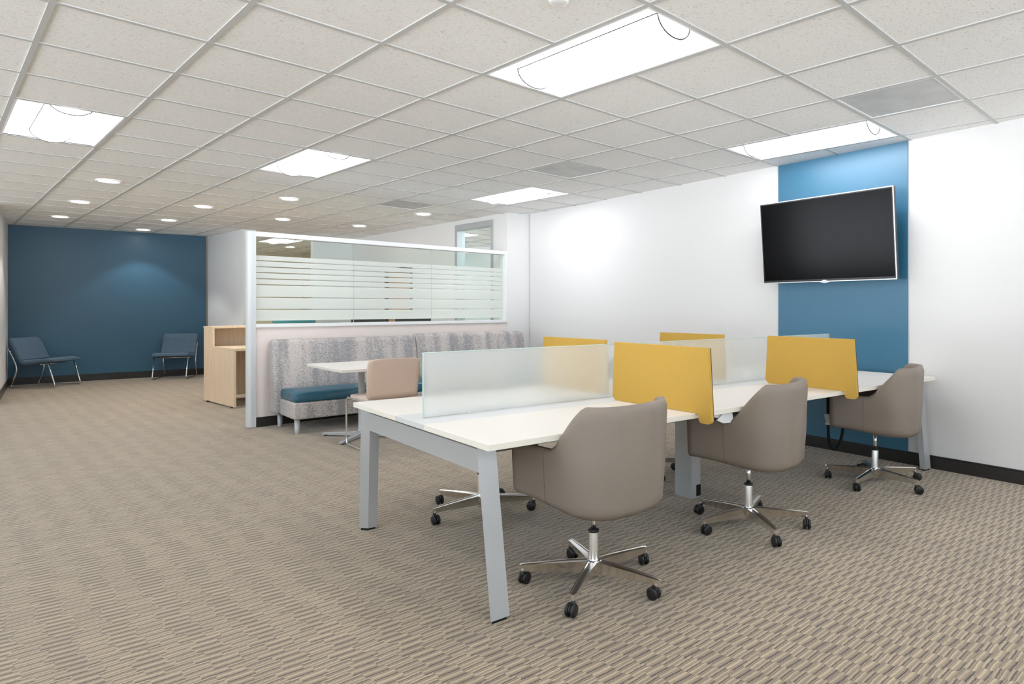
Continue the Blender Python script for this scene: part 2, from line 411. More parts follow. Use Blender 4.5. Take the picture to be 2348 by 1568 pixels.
# the lay-in grid of bars
mb = MB()
W2 = .0125
def bar(p, q, z0=CEIL - .001, z1=CEIL + .0055):
    d = Vector((q[0]-p[0], q[1]-p[1])).normalized(); n = Vector((-d.y, d.x))*W2
    mb.prism([(p[0]-n.x, p[1]-n.y), (q[0]-n.x, q[1]-n.y), (q[0]+n.x, q[1]+n.y), (p[0]+n.x, p[1]+n.y)], z0, z1)
for i in range(-10, 16):
    bar(g2r(i, -13), g2r(i, 24))
skipj = {(i, j+1) for grp in troffers.values() for (i, j) in grp} | {(7, 17)}
for j in range(-12, 24):
    run = None
    for i in range(-10, 16):
        if i < 15 and (i, j) not in skipj:
            if run is None: run = i
        else:
            if run is not None: bar(g2r(run, j), g2r(i, j), CEIL - .0012, CEIL + .0053)
            run = None
struct(mb, 'trim_1', 'tbar')

# walls ---------------------------------------------------------------
XR = 5.24
struct(MB().box(XR, XR+.16, -4.2, 7.73, 0, WT), 'wall_right', 'wall')
struct(MB().prism([(4.9, 7.80), (5.40, 7.735), (5.40, 8.12), (4.871, 8.12)], 0, WT), 'wall_column', 'wall')
# office wall runs away from the column
OX, OY = 4.9, 7.80
EA = math.atan2(.0896, .996)
def ow(s, t=0):                        # along the office wall s metres, t metres behind its face
    return (OX - math.sin(EA)*s + math.cos(EA)*t, OY + math.cos(EA)*s + math.sin(EA)*t)
WTH = .12
def ow_prism(mb, s0, s1, z0, z1, t0=0, t1=WTH, **k):
    mb.prism([ow(s0, t0), ow(s0, t1), ow(s1, t1), ow(s1, t0)], z0, z1, **k)
mb = MB()
ow_prism(mb, 1.30, 2.60, 0, WT); ow_prism(mb, 2.60, 3.56, 1.93, WT); ow_prism(mb, 3.56, 4.95, 0, WT); ow_prism(mb, .322, 1.30, 2.50, WT)
struct(mb, 'wall_office', 'wall')
w = MB()
for a, b, z0, z1 in ((.322, .372, 0, 2.50), (1.24, 1.30, 0, 2.50), (.372, 1.24, 2.42, 2.50), (.372, 1.24, 0, .08)):
    ow_prism(w, a, b, z0, z1, -.012, WTH+.012)
win = struct(w, 'window_1', 'silver')
p = MB(); ow_prism(p, .372, 1.24, .08, 2.42, .05, .058); p.build('pane', 'clear', win)
d = MB()
for a, b, z0, z1 in ((2.60, 2.66, 0, 1.93), (3.50, 3.56, 0, 1.93), (2.66, 3.50, 1.87, 1.93)):
    ow_prism(d, a, b, z0, z1, -.015, WTH+.015)
door = struct(d, 'door_1', 'black')
p = MB(); ow_prism(p, 2.665, 3.495, .01, 1.865, .03, .07); p.build('door_leaf', 'door_wood', door)
h = MB(); q = ow(2.74, -.02); h.box(q[0]-.05, q[0]+.03, q[1]-.06, q[1]+.06, .98, 1.01, bev=.006); h.build('door_handle', 'chrome2', door)
# wall at the end of the partitioned area, then the corridor opening
c0 = ow(4.95); c1 = (c0[0]-.72, c0[1]-.065)
struct(MB().prism([c0, c1, (c1[0]-.01, c1[1]+.12), (c0[0]+.12, c0[1]+.13)], 0, WT), 'wall_back', 'wall_cool')
struct(MB().box(4.75, 4.87, 12.9, 17.0, 0, WT), 'wall_corridor_right', 'wall_beige')
struct(MB().box(2.2, 4.87, 17.0, 17.12, 0, WT), 'wall_corridor_end', 'wall_beige')
struct(MB().prism([(2.23, 13.95), (2.49, 12.3), (2.69, 12.33), (2.42, 14.0)], 0, WT), 'wall_lobby_right', 'wall_cool')
struct(MB().box(2.2, 2.42, 14.0, 17.0, 0, WT), 'wall_corridor_left', 'wall_beige')
struct(MB().prism([(-.72, 13.95), (2.2, 13.95), (2.2, 14.1), (-.72, 14.1)], 0, WT), 'wall_far', 'blue_wall')
struct(MB().box(-.72, -.56, 11.25, 13.95, 0, WT), 'wall_left', 'wall')
struct(MB().box(-5.2, -.72, 11.25, 11.41, 0, WT), 'wall_side', 'wall')
nx = [(-4.6, -1.6), (-1.2, 1.8), (2.2, 4.9)]  # unseen windows behind the camera, added to brighten ceiling and upper walls
mb = MB(); xs_ = [-5.05] + [v for a in nx for v in a] + [XR]
for k in range(0, len(xs_), 2): mb.box(xs_[k], xs_[k+1], -4.2, -4.05, 0, WT)
for a, b in nx: mb.box(a, b, -4.2, -4.05, 0, .45); mb.box(a, b, -4.2, -4.05, 2.35, WT)
struct(mb, 'wall_near', 'wall')
for n, (a, b) in enumerate(nx):
    f = MB()
    for (x0, x1, z0, z1) in ((a, a+.05, .45, 2.35), (b-.05, b, .45, 2.35), (a, b, .45, .50), (a, b, 2.30, 2.35), ((a+b)/2-.02, (a+b)/2+.02, .5, 2.3)):
        f.box(x0, x1, -4.16, -4.08, z0, z1)
    fo = struct(f, 'window_%d' % (n+6), 'white_metal')
    MB().box(a+.05, b-.05, -4.125, -4.119, .50, 2.30).build('pane', 'clear', fo)
# daylight wall to the left with window openings, the farthest added to light the lobby wall
mb = MB(); wy = [(-3.7, -.6), (-.2, 2.9), (3.3, 6.4), (6.8, 9.9)]
ys = [-4.05] + [v for a in wy for v in a] + [11.25]
for k in range(0, len(ys), 2): mb.box(-5.2, -5.05, ys[k], ys[k+1], 0, WT)
for a, b in wy: mb.box(-5.2, -5.05, a, b, 0, .45); mb.box(-5.2, -5.05, a, b, 2.35, WT)
struct(mb, 'wall_window', 'wall')
for n, (a, b) in enumerate(wy):
    f = MB()
    for (y0, y1, z0, z1) in ((a, a+.05, .45, 2.35), (b-.05, b, .45, 2.35), (a, b, .45, .50), (a, b, 2.30, 2.35), ((a+b)/2-.02, (a+b)/2+.02, .5, 2.3)):
        f.box(-5.16, -5.08, y0, y1, z0, z1)
    fo = struct(f, 'window_%d' % (n+2), 'white_metal')
    MB().box(-5.125, -5.119, a+.05, b-.05, .50, 2.30).build('pane', 'clear', fo)
# the office behind the sidelight
struct(MB().box(5.40, 9.0, 7.6, 7.73, 0, WT), 'wall_office_near', 'wall')
struct(MB().box(8.2, 8.35, 7.73, 12.6, 0, WT), 'wall_office_side', 'wall')
struct(MB().box(4.62, 8.35, 12.86, 13.0, 0, WT), 'wall_office_end', 'wall')

# baseboards ------------------------------------------------------------
def baseb(name, pts, hgt=.10, th=.014, mat='base'):
    """runs along pts, thickness to the left of travel"""
    mb = MB()
    for p, q in zip(pts, pts[1:]):
        d = Vector((q[0]-p[0], q[1]-p[1])).normalized(); n = Vector((-d.y, d.x))
        mb.prism([p, q, (q[0]+n.x*th, q[1]+n.y*th), (p[0]+n.x*th, p[1]+n.y*th)], 0, hgt-.012)
        mb.prism([p, q, (q[0]+n.x*th*.45, q[1]+n.y*th*.45), (p[0]+n.x*th*.45, p[1]+n.y*th*.45)], hgt-.012, hgt-.006)
        mb.prism([p, q, (q[0]+n.x*th*.9, q[1]+n.y*th*.9), (p[0]+n.x*th*.9, p[1]+n.y*th*.9)], hgt-.006, hgt)
    return struct(mb, name, mat)
baseb('baseboard_right', [(XR, -4.05), (XR, 7.70)])
baseb('baseboard_column', [(XR-.02, 7.735), (4.9, 7.80)])
baseb('baseboard_far', [(2.2, 13.95), (-.56, 13.95)], .115)
baseb('baseboard_left', [(-.56, 13.93), (-.56, 11.27)], .115)
baseb('baseboard_lobby', [(2.49, 12.3), (2.23, 13.93)], .115)
baseb('baseboard_office', [ow(1.32), ow(2.58)], .10)

# ------------------------------------------------------------------ ceiling fixtures
def make_troffer(lampmat):
    t = thing('ceiling_light', 'x', 'ceiling light')
    hw, hl = TILE/2 - .014, TILE - .014
    # frame lip
    f = MB()
    for x0, x1, y0, y1 in ((-hw, -hw+.012, -hl, hl), (hw-.012, hw, -hl, hl), (-hw+.012, hw-.012, -hl, -hl+.012), (-hw+.012, hw-.012, hl-.012, hl)):
        f.box(x0, x1, y0, y1, -.001, .006)
    f.build('frame', 'white_metal', t)
    # curved reflector pan
    g = MB(); n = 14; rows = []
    for k in range(n+1):
        u = -1 + 2*k/n
        z = .006 + .085*(1 - abs(u)**2.4)
        rows.append([((hw-.012)*u, -hl+.012, z), ((hw-.012)*u, hl-.012, z)])
    b = g.bm
    V = [[b.verts.new(p) for p in r] for r in rows]
    for A, B in zip(V, V[1:]):
        fc = b.faces.new((A[0], A[1], B[1], B[0])); fc.smooth = True
    for e in (0, 1):
        pts = [r[e] for r in rows]
        base = [(pts[0][0], pts[0][1], .0)] + pts + [(pts[-1][0], pts[-1][1], .0)]
        b.faces.new([b.verts.new(p) for p in base])
    g.build('reflector', 'reflector', t)
    # bulging lens along the middle
    l = MB(); rings = []
    for y, s in ((-hl+.085, .90), (-hl+.088, 1.0), (hl-.088, 1.0), (hl-.085, .90)):
        ring = [(.125*s*math.cos(a), y, .055 - .080*s*math.sin(a)) for a in [PI*k/16 for k in range(17)]]
        rings.append(ring)
    l.loft(rings); l.build('lens', lampmat, t)
    sm = MB()
    for y in (-hl+.083, hl-.083): sm.tube([(.1265*math.cos(a), y, .055 - .0815*math.sin(a)) for a in [PI*k/16 for k in range(17)]], .0040, 5)
    for x in (-.127, .127): sm.tube([(x, -hl+.083, .052), (x, hl-.083, .052)], .0032, 5)
    sm.build('lens_seam', 'seam_grey', t)
    return t
def cell(i, j, dj=2):
    a = g2r(i, j); c = g2r(i+1, j+dj); return ((a[0]+c[0])/2, (a[1]+c[1])/2)
tl = {(0, -2): 'ceiling troffer light cut off by the top edge, upper left',
      (3, -2): 'large glowing troffer light over the near end of the desks',
      (7, -2): 'glowing troffer light in front of the wall television',
      (3, 4): 'glowing troffer light in the middle of the ceiling, left of the downlights',
      (7, 4): 'glowing troffer light above the bench, nearest the column',
      (0, 4): 'glowing troffer light at the left edge of the ceiling'}
proto = None
def put_troffer(i, j, label, lamp='lamp', group=None):
    global proto
    if proto is None: proto = make_troffer('lamp'); o = proto
    elif lamp == 'lamp': o = copy_tree(proto)
    else: o = make_troffer(lamp)
    x, y = cell(i, j); o.location = (x, y, CEIL); o.rotation_euler = (0, 0, GA)
    o['label'] = label; o['group'] = 'recessed troffer lights in the ceiling grid'
    return o
for (i, j), lab in tl.items(): put_troffer(i, j, lab)
for (i, j) in troffers['behind']: put_troffer(i, j, 'troffer light in the part of the ceiling behind the viewer')
for (i, j) in troffers['office']: put_troffer(i, j, 'cool white troffer light added to brighten the office behind the sidelight', 'lamp_fill')  # fixtures added so the office glows like a daylit room
put_troffer(7, 16, 'bright troffer light at the corridor mouth seen through the partition glass')

def make_downlight():
    t = thing('downlight', 'x', 'downlight')
    MB().lathe([(.112, .002), (.112, -.006), (.104, -.008), (.092, -.004), (.086, .004)], 32).build('trim_ring', 'white_metal', t)
    MB().lathe([(.0, -.002), (.086, -.002), (.088, .003), (0, .004)], 32).build('lamp', 'can_lamp', t)
    sl = bpy.data.lights.new('downlight_beam', 'SPOT'); sl.energy = 44; sl.spot_size = R(100); sl.spot_blend = .35; sl.shadow_soft_size = .05; sl.color = (1, .965, .91)
    so = bpy.data.objects.new('downlight_beam', sl); COL.objects.link(so); so.parent = t; so.location = (0, 0, -.022)
    return t
dls = [((.448, 8.48), 'round downlight nearest to the left troffer light'), ((.262, 10.385), 'middle downlight of the leftmost row'),
       ((.079, 12.265), 'farthest downlight of the leftmost row, by the blue wall'), ((1.526, 9.852), 'nearest downlight of the three in front of the blue wall, right row'),
       ((1.353, 11.712), 'middle downlight of the three in front of the blue wall, right row'), ((1.179, 13.42), 'downlight closest to the blue wall, washing it'),
       ((2.224, 8.477), 'round downlight just beyond the middle troffer light'), ((2.66, 10.513), 'downlight above the left end of the glazed partition'),
       ((4.052, 8.659), 'rightmost downlight, nearest the sidelight window'), ((3.839, 10.562), 'downlight above the middle of the glazed partition')]
dproto = None
for (x, y), lab in dls:
    if dproto is None: dproto = make_downlight(); o = dproto
    else: o = copy_tree(dproto)
    o.location = (x, y, CEIL-.001); o['label'] = lab; o['group'] = 'round recessed downlights'
for (x, y), lab in (((4.0, 15.2), 'downlight in the corridor seen through the top of the glass'), ((3.3, 16.2), 'downlight deep in the beige corridor')):
    o = copy_tree(dproto); o.location = (x, y, CEIL-.001); o['label'] = lab; o['group'] = 'round recessed downlights'

for (i, j), lab in zip(vents, ('grey perforated air vent in the ceiling near the television', 'grey air vent beside the troffer light over the bench', 'grey air vent above the glazed partition')):
    a, c = g2r(i, j), g2r(i+1, j+1)
    x, y = (a[0]+c[0])/2, (a[1]+c[1])/2
    v = thing('air_vent', lab, 'air vent', (x, y, CEIL), GA, 'perforated ceiling air vents')
    h = TILE/2 - .012
    m = MB()
    for x0, x1, y0, y1 in ((-h, -h+.012, -h, h), (h-.012, h, -h, h), (-h+.012, h-.012, -h, -h+.012), (-h+.012, h-.012, h-.012, h)): m.box(x0, x1, y0, y1, .0, .010)
    m.build('frame', 'white_metal', v)
    MB().box(-h+.012, h-.012, -h+.012, h-.012, .004, .010).build('perforated_plate', 'vent', v)
o = MB().lathe([(0, -.012), (.030, -.012), (.042, -.008), (.044, 0), (0, .0)], 28).build('sprinkler_cover', 'white_metal')
o.location = (1.690, 2.275, CEIL+.0045)
tag(o, 'small round white cover plate on the ceiling at the top edge', 'sprinkler cover')

# ------------------------------------------------------------------ blue panel and television
tag(MB().box(XR-.012, XR, 2.41, 3.605, .1, CEIL).build('wall_panel', 'blue_glass'), 'tall glossy blue panel on the wall behind the television', 'wall panel')
tv = thing('television', 'black flat screen television tilted on the blue wall panel', 'television', (5.068, 3.040, 1.822))
tv.rotation_euler = (0, R(-5.0), 0)     # leans a little towards the room
W_, H_ = .618, .363
s = MB().box(-.018, .018, -W_, W_, -H_, H_, bev=.006); s.build('housing', 'tv_bezel', tv)
b = MB()
for y0, y1, z0, z1 in ((-W_, W_, H_-.007, H_), (-W_, W_, -H_, -H_+.007), (-W_, -W_+.006, -H_+.007, H_-.007), (W_-.006, W_, -H_+.007, H_-.007)):
    b.box(-.024, -.014, y0, y1, z0, z1)
b.build('silver_trim', 'tv_silver', tv)
b = MB()
for y0, y1, z0, z1 in ((-W_+.006, W_-.006, H_-.016, H_-.007), (-W_+.006, W_-.006, -H_+.007, -H_+.024), (-W_+.006, -W_+.014, -H_+.024, H_-.016), (W_-.014, W_-.006, -H_+.024, H_-.016)):
    b.box(-.0215, -.015, y0, y1, z0, z1)
b.build('bezel', 'tv_bezel', tv)
MB().box(-.0195, -.016, -W_+.014, W_-.014, -H_+.024, H_-.016).build('screen', 'tv_screen', tv)
bd = MB(); bd.box(-.0275, -.0215, -.020, .020, -H_+.003, -H_+.016, bev=.002)
bd.loft([[(x, y, -H_ + .002 - .012*math.sin(a)) for x in (-.022,) for a, y in [(PI*k/12, .045*math.cos(PI*k/12)) for k in range(13)]],
         [(x, y, -H_ + .002 - .012*math.sin(a)) for x in (-.006,) for a, y in [(PI*k/12, .045*math.cos(PI*k/12)) for k in range(13)]]])
bd.build('badge', 'tv_silver', tv)
mt = MB(); mt.box(.018, .050, -.22, .22, -.18, .18, bev=.004); mt.box(.05, .145, -.05, .05, -.06, .06); mt.box(.128, .150, -.16, .16, -.12, .12)
mt.build('wall_bracket', 'black', tv)

# ------------------------------------------------------------------ desks
DX0, DX1 = 1.285, 5.19
DZ0, DZ1 = .686, .712
desk = thing('bench_desk', 'long white shared bench desk with pale grey centre strip and silver legs', 'desk', (0, 0, 0))
def desktop(x0, x1, y0, y1, mat='desk_white'):
    m = MB(); m.box(x0, x1, y0, y1, DZ0, DZ1, bev=.0015, seg=1)
    for f in m.bm.faces:
        if abs(f.normal.z) < .5: f.material_index = 1
    m.bm.normal_update()
    for f in m.bm.faces: f.material_index = 0 if f.normal.z > .5 else 1
    return m.build('desktop' if mat == 'desk_white' else 'centre_strip', [mat, 'desk_edge' if mat == 'desk_white' else mat], desk)
seams = [DX0, 2.585, 3.885, DX1]
for a, b in zip(seams, seams[1:]):
    desktop(a+.001, b-.001, 2.182, 2.748); desktop(a+.001, b-.001, 3.064, 3.638)
    desktop(a+.001, b-.001, 2.750, 3.062, 'desk_grey')
def splay_leg(x_out, sgn_x, y_top, y_bot, sy):
    """trapezoid section leg: wide face outwards (sy side), splayed in y"""
    a = .086*sgn_x; ch = .034*sgn_x
    def ring(y, z): return [(x_out, y, z), (x_out + a, y, z), (x_out + a, y - sy*.042, z), (x_out + ch, y - sy*.042, z)]
    m = MB(); r0 = ring(y_bot, .012); r1 = [(x-.024*sgn_x, y, z) for x, y, z in ring(y_top, .684)]
    if sgn_x*sy > 0: r0, r1 = r0[::-1], r1[::-1]
    m.loft([r0, r1], smooth=False)
    leg = m.build('leg', 'silver', desk)
    f = MB(); c = [(x_out + .008*sgn_x + k, y_bot - sy*.006 - l) for k, l in ((0, 0), (.068*sgn_x, 0), (.068*sgn_x, sy*.03), (0.02*sgn_x, sy*.03))]
    f.prism(c if sgn_x*sy < 0 else c[::-1], 0, .013); f.build('foot', 'rubber', leg)
for xo, sx in ((1.317, 1), (5.185, -1)):
    splay_leg(xo, sx, 2.282, 2.215, -1); splay_leg(xo, sx, 3.538, 3.632, 1)
    x0, x1 = sorted((xo+.012*sx, xo+.056*sx))
    MB().box(x0, x1, 2.300, 3.520, .568, .664, bev=.002, seg=1).build('end_rail', 'silver', desk)
# pedestal legs under the seams
for xs in (3.165,):
    m = MB(); m.prism([(xs+.02, 2.995), (xs+.02, 2.850), (xs+.105, 2.850), (xs+.105, 2.995)], .0, .685)
    lg = m.build('pedestal_leg', 'silver', desk)
    MB().box(xs+.066, xs+.1055, 2.847, 2.90, .012, .085).build('cable_opening', 'rubber', lg)
bm_ = MB()
bm_.box(1.40, 5.10, 2.42, 2.46, .625, .685); bm_.box(1.40, 5.10, 3.36, 3.40, .625, .685)
bm_.build('support_beam', 'silver_dk', desk)
MB().box(1.45, 5.05, 2.80, 3.01, .60, .61).build('cable_tray', 'silver_dk', desk)

# frosted glass screens on the centre strip
for (x0, x1), lab in (((1.355, 3.130), 'long frosted glass desk screen at the near end'), ((3.136, 4.90), 'frosted glass desk screen at the television end')):
    t = thing('glass_screen', lab + ' of the bench desk', 'desk screen', (0, 0, 0), 0, 'frosted glass screens along the desk')
    MB().box(x0, x1, 2.893, 2.903, DZ1+.004, 1.022, bev=.001, seg=1).build('frosted_pane', 'frosted', t)
    e = MB(); e.box(x0, x1, 2.8925, 2.9035, 1.022, 1.0245); e.box(x0-.0025, x0, 2.8925, 2.9035, DZ1+.004, 1.0245); e.box(x1, x1+.0025, 2.8925, 2.9035, DZ1+.004, 1.0245)
    e.build('polished_edge', 'glass_edge', t)
    for xc in (x0+.25, x1-.25): MB().box(xc-.02, xc+.02, 2.888, 2.908, DZ1, DZ1+.006, bev=.001).build('clamp', 'desk_grey', t)

# mustard felt dividers, hooked over the desk edge
def felt(x, sgn, di, do, label):
    """profile in (y, z); sgn=-1 front row, +1 back row; di, do distance of the two ends from the glass"""
    t = thing('felt_divider', label, 'desk divider', (x, 0, 0), 0, 'mustard felt desk dividers')
    z0, z1 = DZ1+.001, 1.042
    pr = []
    def P(d, z): pr.append((2.900 + sgn*d, z))
    P(di, z1); P(do, z1-.002)
    e = do + .022; zt = .690
    for a in range(0, 91, 18): P(e-.022 + .022*math.cos(R(-a)), zt + .022*math.sin(R(-a)))
    for a in range(90, 181, 18): P(e-.058 + .022*math.cos(R(-a)), zt + .022*math.sin(R(-a)))
    for a in range(0, 91, 18): P(e-.080 - .030*(1-math.cos(R(a))), z0 - .014 + .014*math.sin(R(a)))
    P(di+.010, z0); P(di-.018, z0+.02)
    m = MB(); r0 = [(-.010, y, z) for y, z in pr]; r1 = [(.010, y, z) for y, z in pr]
    if sgn > 0: r0, r1 = r1, r0
    m.loft([r0, r1], smooth=False)
    bmesh.ops.recalc_face_normals(m.bm, faces=m.bm.faces)
    m.build('felt_panel', 'yellow', t)
    c = MB(); ys = sorted((2.900+sgn*(di+.07), 2.900+sgn*(do-.18)))
    c.box(.010, .016, ys[0], ys[1], DZ1+.0005, DZ1+.030); c.build('foot_rail', 'black', t)
    e_ = MB(); e_.tube([(.0115, 2.900+sgn*do, z1-.004), (.0115, 2.900+sgn*(do+.021), .692)], .0022, 6); e_.build('dark_edge', 'black', t)
    return t
felt(2.475, -1, .114, .798, 'mustard felt divider nearest the camera, behind the closest chair')
felt(3.850, -1, .165, .797, 'mustard felt divider on the chair side, nearer the television')
felt(2.590, 1, .105, .745, 'mustard felt divider on the far side of the glass, above the near screen')
felt(3.760, 1, .155, .790, 'mustard felt divider on the far side of the glass, nearer the television')

# ------------------------------------------------------------------ task chairs
def plan_u(w=.268, f=.250, bk=-.292, rc=.180, n=12):
    """outer U in plan from the left arm front round the back to the right arm front"""
    L_ = [(-w, f + (bk+rc-f)*k/10) for k in range(10)]
    c1_ = arc(-w+rc, bk+rc, rc, PI, 1.5*PI, n)
    mid = [(-w+rc + (2*w-2*rc)*k/6, bk - .012*math.sin(PI*k/6)) for k in range(1, 6)]
    c2_ = arc(w-rc, bk+rc, rc, 1.5*PI, 2*PI, n)
    R_ = [(w, bk+rc + (f-bk-rc)*k/10) for k in range(1, 11)]
    return L_ + c1_ + mid + c2_ + R_
def smoothstep(a, b, x):
    t = max(0, min(1, (x-a)/(b-a))); return t*t*(3-2*t)
def make_task_chair(phase):
    t = thing('task_chair', 'x', 'office chair')
    U = plan_u(); nU = len(U)
    # outward normals in plan
    nr = []
    for k in range(nU):
        a = U[max(k-1, 0)]; b = U[min(k+1, nU-1)]; d = Vector((b[0]-a[0], b[1]-a[1])).normalized()
        nr.append((d.y, -d.x))
    TH = .042
    def top(y):
        t_ = max(0, min(1, (-.018 - y)/(.175)))
        return .638 + .199*(t_ if t_ < 1 else 1) + (.008*math.sin(PI*t_) if 0 < t_ < 1 else 0)
    def bot(y): return .372 + .035*smoothstep(-.25, .25, y)
    NV = 16
    outer, inner = [], []
    for k, (x, y) in enumerate(U):
        zt, zb = top(y), bot(y)
        nx, ny = -nr[k][0], -nr[k][1]
        co, ci = [], []
        for v in range(NV+1):
            q = v/NV; z = zb + (zt-zb)*q
            # taper towards the bottom, flare at the top of the back
            sc = .955 + .045*smoothstep(.36, .62, z) + .022*smoothstep(.62, .84, z)*(1 if y < .1 else 0)
            edge = 0
            if z < zb + .03: edge = .020*(1 - (z-zb)/.03)**2
            if z > zt - .016: edge = max(edge, .010*(1 - (zt-z)/.016)**2)
            co.append((x*sc + nx*edge, y*(sc if y < 0 else 1) + ny*edge, z))
            e2 = TH
            ci.append((x*sc + nx*e2, y*(sc if y < 0 else 1) + ny*e2, z + (.000 if z < zt-.01 else -.004)))
        outer.append(co); inner.append(ci)
    m = MB(); b = m.bm
    VO = [[b.verts.new(p) for p in c] for c in outer]; VI = [[b.verts.new(p) for p in c] for c in inner]
    def quad(*v):
        try: f = b.faces.new(v); f.smooth = True
        except ValueError: pass
    for k in range(nU-1):
        for v in range(NV):
            quad(VO[k][v], VO[k+1][v], VO[k+1][v+1], VO[k][v+1])
            quad(VI[k][v], VI[k][v+1], VI[k+1][v+1], VI[k+1][v])
        quad(VO[k][NV], VO[k+1][NV], VI[k+1][NV], VI[k][NV])
        quad(VO[k][0], VI[k][0], VI[k+1][0], VO[k+1][0])
    for k in (0, nU-1):
        for v in range(NV):
            q = (VO[k][v], VO[k][v+1], VI[k][v+1], VI[k][v]) if k == 0 else (VO[k][v], VI[k][v], VI[k][v+1], VO[k][v+1])
            quad(*q)
    bmesh.ops.recalc_face_normals(b, faces=b.faces)
    sh = m.build('shell', 'leather', t)
    # stitched seams where the arm panels meet the back panel
    for side in (0, 1):
        ks = [k for k, (x, y) in enumerate(U) if (x < 0) == (side == 0)]
        k = min(ks, key=lambda q: abs(U[q][1] - .02))
        pts = [Vector(p) + Vector((-.0008 if side == 0 else .0008, 0, 0)) for p in outer[k]]
        MB().tube(pts, .0013, 5).build('seam', 'thread', sh)
    # seat pan under the shell: rounded underside
    pm = MB(); rings = []
    inn = [(U[k][0]*.955, U[k][1]*(.955 if U[k][1] < 0 else 1)) for k in range(nU)]
    for sc, dz in ((.90, .012), (.86, -.004), (.62, -.016), (.2, -.020)):
        rings.append([(x*sc, (y+.01)*sc - .01, bot(y) + dz) for x, y in inn])
    pm.loft(rings); pm.build('seat_pan', 'leather', t)
    # seat cushion
    cu = MB(); rings = []
    for sc, z in ((.80, .405), (.845, .42), (.85, .455), (.80, .475), (.5, .482), (.1, .483)):
        rings.append([(x*sc, (y)*sc + .012, z) for x, y in [(p[0]*.93, p[1]) for p in U]])
    cu.loft(rings); cu.build('seat_cushion', 'leather', t)
    # column
    MB().lathe([(0, .225), (.0125, .225), (.0125, .295), (.0132, .297), (.0132, .302), (.0125, .304), (.0125, .372), (0, .372)], 20).build('gas_lift', 'chrome', t)
    MB().lathe([(.0, .034), (.017, .034), (.018, .040), (.018, .062), (.021, .066), (.022, .10), (.0235, .104), (.0225, .11), (.0225, .232), (.0215, .236), (0, .236)], 24).build('column', 'chrome', t)
    MB().lathe([(.0, .232), (.0235, .232), (.0245, .235), (.0245, .243), (.022, .2445), (0, .2445)], 24).build('collar', 'black', t)
    # five spoke base
    bs = MB()
    bs.lathe([(0, .058), (.028, .058), (.031, .066), (.033, .092), (.031, .104), (.026, .107), (0, .107)], 28)
    for q in range(5):
        a = R(phase + 72*q); mat = Matrix.Rotation(a, 4, 'Z')
        rings = []
        for d, wt, wb, zt, zb in ((.020, .024, .013, .107, .050), (.10, .020, .011, .105, .055), (.20, .017, .010, .100, .060), (.300, .0145, .010, .094, .063), (.322, .0135, .010, .092, .062), (.331, .008, .006, .090, .063)):
            zi = zt - .003
            rings.append([(d, -wt, zt), (d, -wt*.72, zt), (d, -wt*.55, zi), (d, wt*.55, zi), (d, wt*.72, zt), (d, wt, zt), (d, wb+.0, (zt+zb)/2-.004), (d, wb*.7, zb), (d, -wb*.7, zb), (d, -wb, (zt+zb)/2-.004)])
        bs.loft(rings, mat=mat, smooth=False)
        bs.lathe([(0, .060), (.0095, .060), (.0105, .064), (.0105, .084), (0, .086)], 14, mat=mat @ Matrix.Translation((.318, 0, 0)))
    base = bs.build('base', 'chrome', t)
    for q in range(5):
        a = R(phase + 72*q); sw = R((37*q*q + phase*3) % 360)
        mat = Matrix.Rotation(a, 4, 'Z') @ Matrix.Translation((.318, 0, 0)) @ Matrix.Rotation(sw, 4, 'Z')
        c = MB()
        for s_ in (-1, 1):
            wm = mat @ Matrix.Translation((.016, s_*.0125, .0275)) @ Matrix.Rotation(PI/2, 4, 'X')
            c.lathe([(0, -.0078), (.020, -.0078), (.0245, -.006), (.0275, -.0035), (.0275, .0035), (.0245, .006), (.020, .0078), (0, .0078)], 24, mat=wm)
        c.lathe([(0, .028), (.0085, .028), (.0095, .045), (.0095, .060), (0, .060)], 12, mat=mat)
        # hood over the wheels
        hood = []
        for y_ in (-.0045, .0045):
            hood.append([(.016 + .0255*math.cos(x_), y_, .0275 + .0265*math.sin(x_)) for x_ in [R(-10 + 215*k/12) for k in range(13)]])
        c.loft(hood, mat=mat)
        c.build('caster', 'black', t)
    return t
c = make_task_chair(66.5); c.location = (1.876, 2.262, 0); c.rotation_euler.z = R(5)
c['label'] = 'taupe leather office chair closest to the camera at the near desk place'; c['group'] = 'taupe chairs around the desk'
c = make_task_chair(25.5-14.5); c.location = (3.05, 2.300, 0); c.rotation_euler.z = R(14.5)
c['label'] = 'taupe leather office chair at the middle desk place, between the two mustard dividers'; c['group'] = 'taupe chairs around the desk'
c = make_task_chair(43.5-18); c.location = (4.49, 2.298, 0); c.rotation_euler.z = R(18)
c['label'] = 'taupe leather office chair nearest the television wall'; c['group'] = 'taupe chairs around the desk'
c = make_task_chair(40-180); c.location = (2.002, 3.48, 0); c.rotation_euler.z = R(180)
c['label'] = 'office chair on the far side of the desk, behind the near desk leg'; c['group'] = 'taupe chairs around the desk'
c = make_task_chair(10); c.location = (3.40, 3.60, 0); c.rotation_euler.z = R(176)
c['label'] = 'office chair on the far side of the desk, hidden behind the middle chair'; c['group'] = 'taupe chairs around the desk'

